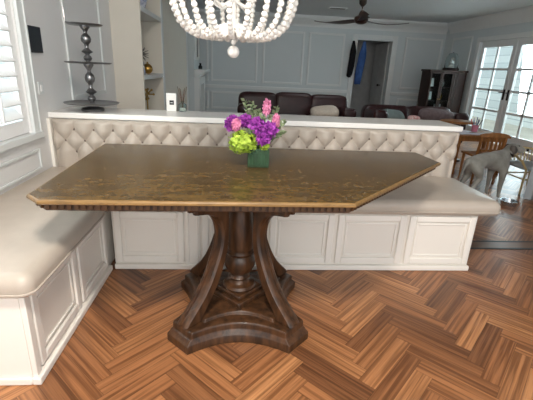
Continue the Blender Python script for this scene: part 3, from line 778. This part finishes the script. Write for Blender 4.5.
# things on the wall
t = thing('wall_screen', 'black touch screen mounted on the left wall beside the window', 'screen', (XL, .525, 1.37))
MB().box(XL, XL + .016, .430, .615, 1.293, 1.454).build('bezel', M['black'], t, bevel=.003)
MB().box(XL + .016, XL + .0165, .444, .611, 1.302, 1.446).build('display', mat('dark glass', rgb(8, 12, 24), .08, var=0), t)
t = thing('light_switch', 'small white switch plate on the left wall below the black screen', 'switch', (XL, .50, 1.06))
MB().box(XL, XL + .007, .50, .57, 1.03, 1.11).build('plate', M['trim'], t, bevel=.002); MB().box(XL + .007, XL + .011, .522, .548, 1.05, 1.09).build('rocker', M['shut'], t)

# things on the bookcase
def onshelf(px_y): return px_y
z1 = 1.815 + .001; z2 = 1.128 + .001; z3 = .60 + .001
t = thing('ginger_jar', 'blue and white porcelain jar on the upper bookcase shelf', 'jar', (-.33, 2.62, z1))
MB().lathe([(0, 0), (.05, 0), (.07, .05), (.09, .12), (.085, .17), (.05, .2), (.045, .215), (0, .215)], (-.33, 2.62, z1), 20).build('body', M['cobalt'], t, smooth=True)
MB().lathe([(0, .215), (.055, .216), (.05, .24), (.02, .255), (.015, .27), (0, .275)], (-.33, 2.62, z1), 20).build('lid', M['cobalt'], t, smooth=True)
t = thing('starburst_ornament', 'spiky dark metal starburst on a blue base on the lower bookcase shelf', 'ornament', (-.31, 2.45, z2))
MB().lathe([(0, 0), (.04, 0), (.045, .03), (.03, .08), (.035, .13), (.012, .16), (0, .16)], (-.31, 2.45, z2), 16).build('base', M['cobalt'], t, smooth=True)
m = MB(); rg = random.Random(4)
for i in range(30):
    zz = 1 - 2 * (i + .5) / 30; th = i * 2.4; q = math.sqrt(1 - zz * zz); c = Vector((-.31, 2.45, z2 + .22))
    m.tube([c, c + Vector((q * math.cos(th), q * math.sin(th), zz)) * .095], [.006, .002], 5)
m.build('spikes', M['bronze'], t)
t = MB().ball((-.30, 2.72, z2 + .06), .06, 18, 12).lathe([(0, .115), (.012, .115), (.01, .135), (0, .14)], (-.30, 2.72, z2), 10).build('gold_ball', M['gold'], smooth='all'); tag(t, 'round gold ball ornament on the lower bookcase shelf', 'ornament')
t = thing('jack_ornament', 'gold jack shaped ornament in the lowest visible bookcase niche', 'ornament', (-.33, 2.75, z3))
MB().lathe([(0, 0), (.04, 0), (.04, .012), (.008, .02), (.008, .24), (0, .24)], (-.33, 2.75, z3), 14).build('stand', M['gold'], t)
m = MB(); c = Vector((-.33, 2.75, z3 + .29))
for d in ((1, 0, 0), (0, 1, 0), (0, .7, .7), (0, -.7, .7), (.6, .5, .6)):
    d = Vector(d).normalized() * .08; m.tube([c - d, c + d], .008, 6); m.ball(c - d, .014, 8, 6); m.ball(c + d, .014, 8, 6)
m.build('jack', M['gold'], t, smooth=True)
# mantel things
t = thing('framed_picture', 'dark framed picture on the chimney breast above the mantel', 'picture', (-.14, 6.95, 1.45))
m = MB(); frame_x(m, -.14, -.10, 6.55, 7.15, 1.36, 1.86, .05); m.build('frame', M['trim'], t); MB().box(-.14, -.13, 6.6, 7.1, 1.41, 1.81).build('print', M['bark'], t)
t = MB().lathe([(0, 0), (.04, 0), (.045, .05), (.02, .09), (.025, .12), (0, .13)], (-.03, 6.6, 1.166), 14).build('black_figurine', M['black'], smooth=True); tag(t, 'small black figurine on the white mantel', 'figurine')

# ------------------------------------------------------------------ living room
# first sofa, facing the nook
def sofa(x0, x1, y, top, label, nb, cx_bulge):
    t = thing('leather_sofa', label, 'sofa', ((x0 + x1) / 2, y, 0), 'burgundy leather sofas')
    D = .85
    MB().box(x0 + .06, x1 - .06, y - D / 2 + .05, y + D / 2 - .02, .06, .30).build('base', M['leather'], t, bevel=.03)
    for sx in (x0 + .12, x1 - .12):
        for sy in (y - D / 2 + .1, y + D / 2 - .1): MB().lathe([(0, 0), (.025, 0), (.035, .06), (0, .06)], (sx, sy, 0), 12).build('foot', M['bronze'], t)
    aw = .22; bw = (x1 - x0 - 2 * aw) / nb
    for i in range(nb):
        xc = x0 + aw + bw * (i + .5)
        MB().soft((xc, y - .06, .37), (bw * .99, D - .22, .2), e=.3).build('seat_cushion', M['leather'], t, smooth='all')
    # rolled back : continuous, humped top outline
    ww = (x1 - x0 - .06) / nb
    for i in range(nb):
        xc = x0 + .03 + ww * (i + .5)
        MB().soft((xc, y + D / 2 - .16, top - (.30 if i == 1 or nb == 2 else .315)), (ww * 1.10, .30, .62), eul(x=-.1), e=.34).build('back_cushion', M['leather'], t, smooth='all')
    MB().box(x0 + .05, x1 - .05, y + D / 2 - .12, y + D / 2, .1, top - .12).build('back_frame', M['leather'], t, bevel=.05)
    for xa in (x0 + aw / 2, x1 - aw / 2):
        MB().soft((xa, y - .02, .36), (aw, D, .54), e=.3).build('arm', M['leather'], t, smooth='all')
        MB().soft((xa, y - D / 2 + .04, .56), (aw * 1.15, .12, .2), e=.7).build('arm_scroll', M['leather'], t, smooth='all')
    return t
sofa(.80, 2.86, 4.9, .835, 'long burgundy leather sofa behind the flowers, three humped back cushions', 3, 0)
sofa(3.16, 4.86, 4.78, .69, 'smaller low burgundy leather sofa in front of the glass china cabinet', 2, 0)
t = MB().soft((2.33, 4.62, .56), (.50, .40, .16), eul(y=-.12, x=.25), e=.6).build('cream_throw', M['cream'], smooth='all'); tag(t, 'cream knit throw folded on the right end of the long sofa', 'throw')
t = MB().soft((3.58, 4.60, .55), (.40, .32, .13), eul(y=.05, x=.4), e=.6).build('throw_pillow', M['sage'], smooth='all'); tag(t, 'grey green pillow on the left seat of the smaller sofa', 'pillow')
t = MB().soft((4.33, 4.50, .585), (.64, .34, .25), eul(y=.10), e=.75).build('plush_pillow', M['mauve'], smooth='all'); tag(t, 'mauve grey plush pillow on the right seat of the smaller sofa', 'pillow')
t = MB().soft((3.90, 4.44, .53), (.20, .2, .10), e=.7).build('folded_cloth', M['red'], smooth='all'); tag(t, 'small red and white folded cloth left of the mauve pillow', 'cloth')

# ceiling fan
FX, FY = 3.03, 5.4
t = thing('ceiling_fan', 'dark wood three blade ceiling fan in the living room', 'fan', (FX, FY, ZC))
MB().lathe([(0, ZC), (.07, ZC), (.065, ZC - .06), (.03, ZC - .10), (.015, ZC - .11), (0, ZC - .11)], (FX, FY, 0), 20).build('canopy', M['bronze'], t, smooth=True)
MB().tube([(FX, FY, ZC - .1), (FX, FY, 2.25)], .014).build('downrod', M['bronze'], t, smooth=True)
MB().lathe([(0, 2.28), (.03, 2.28), (.05, 2.25), (.12, 2.22), (.13, 2.17), (.10, 2.12), (.05, 2.10), (0, 2.10)], (FX, FY, 0), 24).build('motor', M['fan'], t, smooth=True)
def blade(a):
    rs = []; ca, sa = math.cos(a), math.sin(a)
    for i in range(13):
        q = i / 12; R_ = .08 + .97 * q; w_ = .035 + .065 * math.sin(PI * min(1, q * 1.25 + .1)) ** .8 if q < .75 else .085 * (1 - (q - .75) / .26) ** .6 + .004
        zc = 2.165 - .05 * math.sin(PI * q * .9) + .045 * q; tw = .28 * (1 - q); sweep = .05 * math.sin(PI * q)
        row = []
        for s_, h in ((-1, 0), (0, .008), (1, 0), (0, -.008)):
            yy = s_ * w_ + sweep; zz = zc + s_ * w_ * math.sin(tw) + h
            row.append((FX + R_ * ca - yy * sa, FY + R_ * sa + yy * ca, zz))
        rs.append(row)
    MB().rings(rs).build('blade', M['fan'], t, smooth=True)
for k in range(3): blade(-1.852 + k * 2 * PI / 3)

# garments on the door casing
def garment(name, label, x, w, z1, z0, m, seed, y=YF - .075):
    rg = random.Random(seed); rs = []; n = 20
    for j in range(15):
        q = j / 14; z = z1 - (z1 - z0) * q
        ww = w * (.35 + .65 * min(1, q * 3.2)) * (1 - .35 * max(0, q - .75) * 2); row = []
        for i in range(n):
            a = 2 * PI * i / n; fold = 1 + .18 * math.sin(a * 5 + q * 3 + seed)
            row.append((x + .04 * math.sin(q * 2 + seed) + ww / 2 * math.cos(a) * fold, y + .05 * math.sin(a) * fold * (.4 + .6 * q), z + .03 * math.cos(a * 2 + seed) * q))
        rs.append(row)
    o = MB().rings(rs).build(name, m, smooth='all'); return tag(o, label, 'clothing')
garment('black_jacket', 'black jacket hanging at the left edge of the far doorway', 3.615, .15, 1.99, 1.14, M['jacket'], 1)
garment('blue_shirt', 'blue shirt hanging beside the black jacket in the far doorway', 3.89, .18, 1.99, .98, M['shirt'], 2.2, YF - .09)

# china cabinet
CX0, CX1, CYF, CYB, CZT = 5.13, 5.97, 6.62, 7.06, 1.39
t = thing('china_cabinet', 'dark mahogany glass fronted china cabinet in the far right corner', 'cabinet', ((CX0 + CX1) / 2, 6.84, 0))
m = MB(); m.box(CX0, CX0 + .03, CYF, CYB, .08, CZT - .04).box(CX1 - .03, CX1, CYF, CYB, .08, CZT - .04).box(CX0, CX1, CYB - .02, CYB, .08, CZT - .04).box(CX0, CX1, CYF, CYB, .08, .14)
m.build('carcass', M['mahog'], t)
MB().box(CX0 - .03, CX1 + .03, CYF - .03, CYB + .01, CZT - .04, CZT).build('cornice', M['mahog'], t, bevel=.01)
MB().box(CX0 + .03, CX1 - .03, CYB - .03, CYB - .02, .14, CZT - .04).build('back_panel', M['mahogd'], t)
for sx in (CX0 + .04, CX1 - .04):
    for sy in (CYF + .04, CYB - .04): MB().lathe([(0, 0), (.02, 0), (.03, .08), (0, .08)], (sx, sy, 0), 10).build('foot', M['mahog'], t)
shz = (.42, .70, 1.0)
for z in shz: MB().box(CX0 + .03, CX1 - .03, CYF + .03, CYB - .03, z, z + .012).build('shelf', M['mahog'], t)
xm = CX0 + .56
for a, b in ((CX0, CX0 + .28), (CX0 + .28, xm)):
    d = MB(); frame_y(d, CYF - .022, CYF - .002, a + .004, b - .004, .1, CZT - .045, .035); d = d.build('door', M['mahog'], t, bevel=.004)
    MB().box(a + .039, b - .039, CYF - .014, CYF - .010, .135, CZT - .08).build('pane', M['glassc'], d)
    MB().ball((b - .02 if a == CX0 else a + .02, CYF - .03, .75), .012, 8, 6).build('knob', M['gold'], d, smooth='all')
MB().box(xm + .002, CX1, CYF - .022, CYF - .002, .1, CZT - .045).box(xm + .06, xm + .09, CYF - .032, CYF - .022, .1, CZT - .045).build('side_stile', M['mahog'], t, bevel=.004)
ware = mat('white china', rgb(226, 228, 226), .2, var=.05)
def chinaware(x, z, kind, label, mm):
    y = 6.84
    if kind == 0:
        o = MB().lathe([(0, 0), (.03, 0), (.05, .05), (.06, .1), (.03, .15), (.035, .17), (0, .17)], (x, y, z), 16).build('china_vase', mm, smooth=True)
    elif kind == 1:
        o = MB().obox((x, y + .03, z + .095), (.17, .012, .185), eul(x=-.2)).build('photo_frame', mm, bevel=.004)
    else:
        o = MB().lathe([(0, 0), (.025, 0), (.02, .02), (.06, .06), (.075, .1), (.065, .1), (.05, .06), (0, .04)], (x, y, z), 16).build('china_bowl', mm, smooth=True)
    tag(o, label, 'china')
chinaware(5.28, 1.013, 1, 'pale framed plaque on the top shelf of the china cabinet, left side', ware)
chinaware(5.55, 1.013, 0, 'white vase on the top shelf of the china cabinet, right side', ware)
chinaware(5.28, .713, 1, 'pale framed plaque on the second shelf of the china cabinet', ware)
chinaware(5.55, .713, 0, 'gold vase on the second shelf of the china cabinet', M['gold'])
chinaware(5.28, .433, 2, 'white bowl on the third shelf of the china cabinet, left side', ware)
chinaware(5.55, .433, 1, 'pale plaque on the third shelf of the china cabinet, right side', ware)
t = thing('glass_cloche', 'clear glass dome with a white figurine on top of the china cabinet', 'cloche', (5.70, 6.85, CZT + .001))
MB().lathe([(0, 0), (.17, 0), (.18, .02), (.17, .05), (0, .05)], (5.70, 6.85, CZT + .001), 28).build('base', M['mahogd'], t, smooth=True)
MB().lathe([(.145, .051), (.147, .2), (.13, .29), (.08, .36), (0, .39)], (5.70, 6.85, CZT + .001), 28).build('dome', M['glassc'], t, smooth='all')
MB().lathe([(0, .05), (.06, .05), (.07, .09), (.045, .13), (.065, .16), (.05, .2), (.03, .22), (.04, .25), (.02, .28), (0, .285)], (5.70, 6.85, CZT + .001), 18).build('figurine', ware, t, smooth=True)

# ------------------------------------------------------------------ dining corner on the right
# oval wood table behind the ledge
t = thing('side_table', 'round brown wood side table behind the right end of the ledge', 'table', (4.20, 3.55, 0))
m = MB(); m.rings([[(4.20 + R_ * math.cos(2 * PI * i / 32), 3.55 + R_ * .75 * math.sin(2 * PI * i / 32), z) for i in range(32)] for R_, z in ((.24, .585), (.27, .59), (.27, .612), (.26, .62))]); m.build('top', M['oak'], t, smooth=True)
MB().lathe([(0, 0), (.14, 0), (.14, .02), (.04, .05), (.03, .3), (.05, .585), (0, .585)], (4.20, 3.55, 0), 16).build('pedestal', M['darkoak'], t, smooth=True)

TX, TY, TZ = 3.93, 2.82, .54
t = thing('wooden_table', 'small honey wood table with papers by the french doors', 'table', (TX, TY, 0))
MB().box(TX - .24, TX + .50, TY - .22, TY + .30, TZ - .025, TZ).build('top', M['oak'], t, bevel=.008)
MB().box(TX - .18, TX + .44, TY - .17, TY + .25, TZ - .085, TZ - .025).build('apron', M['oak'], t)
for sx in (TX - .19, TX + .45):
    for sy in (TY - .17, TY + .25): MB().frustum([(sx - .012, sy - .012, 0), (sx + .012, sy - .012, 0), (sx + .012, sy + .012, 0), (sx - .012, sy + .012, 0)], [(sx - .02, sy - .02, TZ - .025), (sx + .02, sy - .02, TZ - .025), (sx + .02, sy + .02, TZ - .025), (sx - .02, sy + .02, TZ - .025)]).build('leg', M['oak'], t)
for k, (dx, dy, rz, lab) in enumerate(((-.06, -.05, .2, 'white paper sheet at the left on the honey wood table'), (.10, -.10, -.15, 'pale blue paper sheet at the front of the honey wood table'), (.02, .10, .5, 'white paper sheet behind the others on the honey wood table'))):
    o = MB().obox((TX + dx, TY + dy, TZ + .003 + .0025 * k), (.24, .17, .002), eul(z=rz)).build('paper_sheet', M['paper'], ); tag(o, lab, 'paper', 'papers on the small table')
t = thing('pencil_cup', 'cup full of coloured pencils on the honey wood table', 'pencil cup', (TX + .14, TY + .06, TZ + .012))
MB().lathe([(0, 0), (.04, 0), (.045, .09), (.04, .09), (.037, .008), (0, .008)], (TX + .14, TY + .06, TZ + .012), 16).build('cup', mat('pink cup', rgb(196, 120, 140), .4), t, smooth=True)
cols = [rgb(60, 70, 130), rgb(180, 50, 60), rgb(70, 80, 90), rgb(90, 70, 140), rgb(60, 120, 150), rgb(40, 40, 60), rgb(190, 170, 200)]
for k in range(9):
    a = k * 2.4; q = .02 + .012 * (k % 2)
    MB().tube([(TX + .14 + q * .5 * math.cos(a), TY + .06 + q * .5 * math.sin(a), TZ + .03), (TX + .14 + 2.2 * q * math.cos(a), TY + .06 + 2.2 * q * math.sin(a), TZ + .17 + .012 * (k % 4))], .0055, 6).build('pencil', mat('pencil', cols[k % 7], .5), t)

# wooden fan back chair
HX, HY = 3.87, 2.33
t = thing('wooden_chair', 'honey wood chair with a curved slat back behind the grey dog', 'chair', (HX, HY, 0))
MB().box(HX - .17, HX + .17, HY - .16, HY + .16, .335, .36).build('seat', M['oak'], t, bevel=.01)
for sx in (-1, 1):
    MB().tube([(HX + sx * .14, HY + .13, 0), (HX + sx * .14, HY + .13, .335)], [.012, .018]).build('leg', M['oak'], t, smooth=True)
    MB().tube([(HX + sx * .14, HY - .15, 0), (HX + sx * .14, HY - .14, .36), (HX + sx * .15, HY - .18, .60)], [.013, .019, .016]).build('leg', M['oak'], t, smooth=True)
rs = []
for i in range(13):
    q = -1 + i / 6; x = HX + q * .185; y = HY - .19 - .03 * (1 - q * q); zt = .655 - .03 * q * q; zb = .595 - .005 * q * q
    rs.append([(x, y - .01, zb), (x, y + .012, zb), (x, y + .012, zt), (x, y - .01, zt)])
MB().rings(rs).build('top_rail', M['oak'], t, bevel=.005)
for q in (-.55, -.2, .2, .55): MB().box(HX + q * .14 - .012, HX + q * .14 + .012, HY - .21, HY - .195, .44, .60).build('slat', M['oak'], t)
MB().box(HX - .14, HX + .14, HY - .20, HY - .18, .42, .45).build('lower_rail', M['oak'], t)

# cane chair
KX, KY = 4.28, 1.98
t = thing('cane_chair', 'pale cane armchair with bent rails right of the dog', 'chair', (KX, KY, 0))
MB().soft((KX, KY, .30), (.36, .36, .06), e=.4).build('seat', M['greyfab'], t, smooth='all')
for sx, sy in ((-1, -1), (1, -1), (-1, 1), (1, 1)):
    MB().tube([(KX + sx * .19, KY + sy * .19, 0), (KX + sx * .165, KY + sy * .165, .3)], .012).build('leg', M['cane'], t, smooth=True)
arc = [(KX - .18, KY - .17, .30), (KX - .22, KY - .14, .38), (KX - .2, KY + .06, .43), (KX - .12, KY + .19, .47), (KX + .0, KY + .22, .48), (KX + .12, KY + .19, .47), (KX + .2, KY + .06, .43), (KX + .22, KY - .14, .38), (KX + .18, KY - .17, .30)]
MB().tube(arc, .013).build('arm_rail', M['cane'], t, smooth=True)
MB().tube([(KX - .17, KY - .17, .17), (KX + .17, KY - .17, .17), (KX + .17, KY + .17, .17), (KX - .17, KY + .17, .17), (KX - .17, KY - .17, .17)], .009).build('stretcher', M['cane'], t, smooth=True)
m = MB()
for i in range(7):
    a = -.12 + .04 * i; m.tube([(KX + a, KY + .165, .31), (KX + a * 1.2, KY + .205, .47)], .006, 6)
m.build('back_cane', M['cane'], t, smooth=True)

# pale grey tub chair cut by the right edge of the frame
GX, GY = 4.20, 1.33
t = thing('tub_chair', 'pale grey upholstered tub chair at the right edge of the picture', 'chair', (GX, GY, 0))
MB().soft((GX + .03, GY, .23), (.46, .5, .42), e=.22).build('seat', M['greyfab'], t, smooth='all')
rs = []
for i in range(17):
    a = -PI * .78 + PI * 1.56 * i / 16; hh = .40 + .34 * (1 - (abs(a) / (PI * .78)) ** 2.2)
    c, s_ = math.cos(a), math.sin(a); rs.append([(GX + q * c, GY + q * s_, z) for q, z in ((.33, .03), (.33, hh - .03), (.31, hh), (.28, hh), (.26, hh - .03), (.26, .03))])
MB().rings(rs).build('wrap_back', M['greyfab'], t, smooth=True)

# ------------------------------------------------------------------ dog
DG = thing('grey_dog', 'sleek grey short haired dog standing beyond the bench end, head turned right', 'dog', (3.51, 1.62, 0))
def dog():
    ox, oy = 3.51, 1.62; K = 1.10
    # heading: +x with slight +y
    hd = math.radians(18); ch_, sh_ = math.cos(hd), math.sin(hd)
    def P(l, s_, z): return (ox + K * (l * ch_ - s_ * sh_), oy + K * (l * sh_ + s_ * ch_), z * K)
    nd = []; ed = []
    def n(l, s_, z, r_): nd.append(P(l, s_, z) + ((r_ * K if not isinstance(r_, tuple) else (r_[0] * K, r_[1] * K)),)); return len(nd) - 1
    def e(*i):
        for a, b in zip(i, i[1:]): ed.append((a, b))
    chest = n(.13, 0, .375, (.088, .105))
    mid = n(0, 0, .385, (.078, .085)); loin = n(-.11, 0, .405, (.066, .068)); rump = n(-.20, 0, .405, (.072, .078)); tailb = n(-.275, 0, .40, .03)
    t1 = n(-.315, 0, .35, .014); t2 = n(-.34, 0, .27, .011); t3 = n(-.355, 0, .21, .008)
    e(chest, mid, loin, rump, tailb, t1, t2, t3)
    shd = n(.19, 0, .425, (.07, .08)); nk = n(.232, 0, .455, .056); hd0 = n(.262, -.005, .512, (.056, .054)); 
    e(chest, shd, nk, hd0)
    m1 = n(.308, -.03, .505, (.047, .045)); m2 = n(.346, -.055, .489, (.037, .035)); m3 = n(.368, -.07, .484, .030); e(hd0, m1, m2, m3)
    for s_ in (-1, 1):
        a = n(.15, s_ * .062, .30, .046); b = n(.145, s_ * .068, .22, .030); c = n(.15, s_ * .07, .125, .019); d = n(.148, s_ * .07, .03, .016); f_ = n(.175, s_ * .07, .013, .017)
        e(chest, a, b, c, d, f_)
        a = n(-.20, s_ * .06, .325, .058); b = n(-.165, s_ * .068, .235, .036); c = n(-.245, s_ * .07, .14, .019); d = n(-.228, s_ * .07, .03, .015); f_ = n(-.20, s_ * .07, .013, .017)
        e(rump, a, b, c, d, f_)
    o = skin('dog_body', nd, ed, M['dogfur'], DG)
    h = Vector(P(.262, -.005, .517)); fw = (Vector(P(.368, -.07, .517)) - h).normalized(); sd = Vector((-fw.y, fw.x, 0))
    for s_ in (-1, 1):
        b = h + sd * s_ * .046 + Vector((0, 0, .02)); rs = []
        for j in range(7):
            q = j / 6; c = b + sd * s_ * (.012 * math.sin(PI * q) + .008) - Vector((0, 0, .105 * q)) - fw * (.01 - .02 * q); w_ = .036 * math.sin(PI * (q * .8 + .18)) + .004
            rs.append([c - fw * w_, c + sd * s_ * .005, c + fw * w_, c - sd * s_ * .005])
        MB().rings(rs).build('ear', mat('dog ear', rgb(104, 96, 90), .6), DG, smooth='all')
        MB().ball(h + fw * .058 + sd * s_ * .03 + Vector((0, 0, .017)), .008, 8, 6).build('eye', M['black'], DG, smooth='all')
    MB().ball(Vector(P(.390, -.085, .494)), .014, 8, 6).build('nose', M['black'], DG, smooth='all')
    nb = Vector(P(.222, 0, .437)); ax = (Vector(P(.262, -.005, .512)) - nb).normalized(); u_ = ax.cross(Vector((0, 1, 0))).normalized(); v_ = ax.cross(u_)
    MB().rings([[nb + (u_ * math.cos(2 * PI * i / 16) + v_ * math.sin(2 * PI * i / 16)) * rr_ + ax * k_ for i in range(16)] for rr_, k_ in ((.064, 0), (.071, .002), (.069, .02), (.062, .022))]).build('collar', M['bronze'], DG, smooth=True)
dog()
# added shiny bowl shape, stands in for the sun glare on the floor
t = MB().lathe([(0, 0), (.07, 0), (.085, .05), (.078, .05), (.062, .012), (0, .012)], (3.68, 1.40, .001), 24).build('glare_bowl', mat('glare metal', rgb(190, 200, 208), .2, metal=.9), smooth=True); tag(t, 'shiny bowl shape standing in for sun glare on the floor below the dog', 'bowl')

# ------------------------------------------------------------------ light
wd = bpy.data.worlds.new('world'); SC.world = wd; wd.use_nodes = True
nt = wd.node_tree; bg = nt.nodes['Background']
bg.inputs['Color'].default_value = (.88, .95, 1.0, 1); bg.inputs['Strength'].default_value = 1.36
def area(name, loc, target, sx, sy, power, col):
    l = bpy.data.lights.new(name, 'AREA'); l.shape = 'RECTANGLE'; l.size = sx; l.size_y = sy; l.energy = power; l.color = col
    o = bpy.data.objects.new(name, l); COL.objects.link(o); o.location = loc
    o.rotation_euler = (Vector(target) - Vector(loc)).to_track_quat('-Z', 'Y').to_euler(); return o
area('nook_ceiling_light', (.62, -1.95, 2.44), (.9, -.6, 0), .35, .35, 62, (1, .92, .82))
area('fill_behind_camera', (1.2, -4.2, 1.9), (1.0, 0, .5), 2.2, 1.6, 42, (1, .94, .86))  # added fill from behind the camera, brightens the bench fronts
area('living_fill', (2.6, 4.2, 2.46), (3.0, 5.5, 0), 1.2, 1.2, 20, (.95, .98, 1))  # added fill lamp that lifts the far room, no fixture there
area('window_daylight', (XL - .6, -.3, 1.7), (1.2, -.3, .6), 1.3, 1.3, 40, (.92, .97, 1))
area('door_daylight', (XR + 1.2, 5, 1.6), (2, 4, .6), 2.6, 2.2, 165, (.86, .95, 1))
s = bpy.data.lights.new('sun', 'SUN'); s.energy = 3.0; s.angle = .02; s.color = (1, .97, .92)
so = bpy.data.objects.new('sun', s); COL.objects.link(so); so.rotation_euler = Vector((-.5, -.75, -.30)).to_track_quat('-Z', 'Y').to_euler()
SC.view_settings.view_transform = 'Standard'
SC.view_settings.look = 'None'
SC.view_settings.exposure = 0.0
SC.cycles.use_denoising = True
SC.cycles.max_bounces = 8
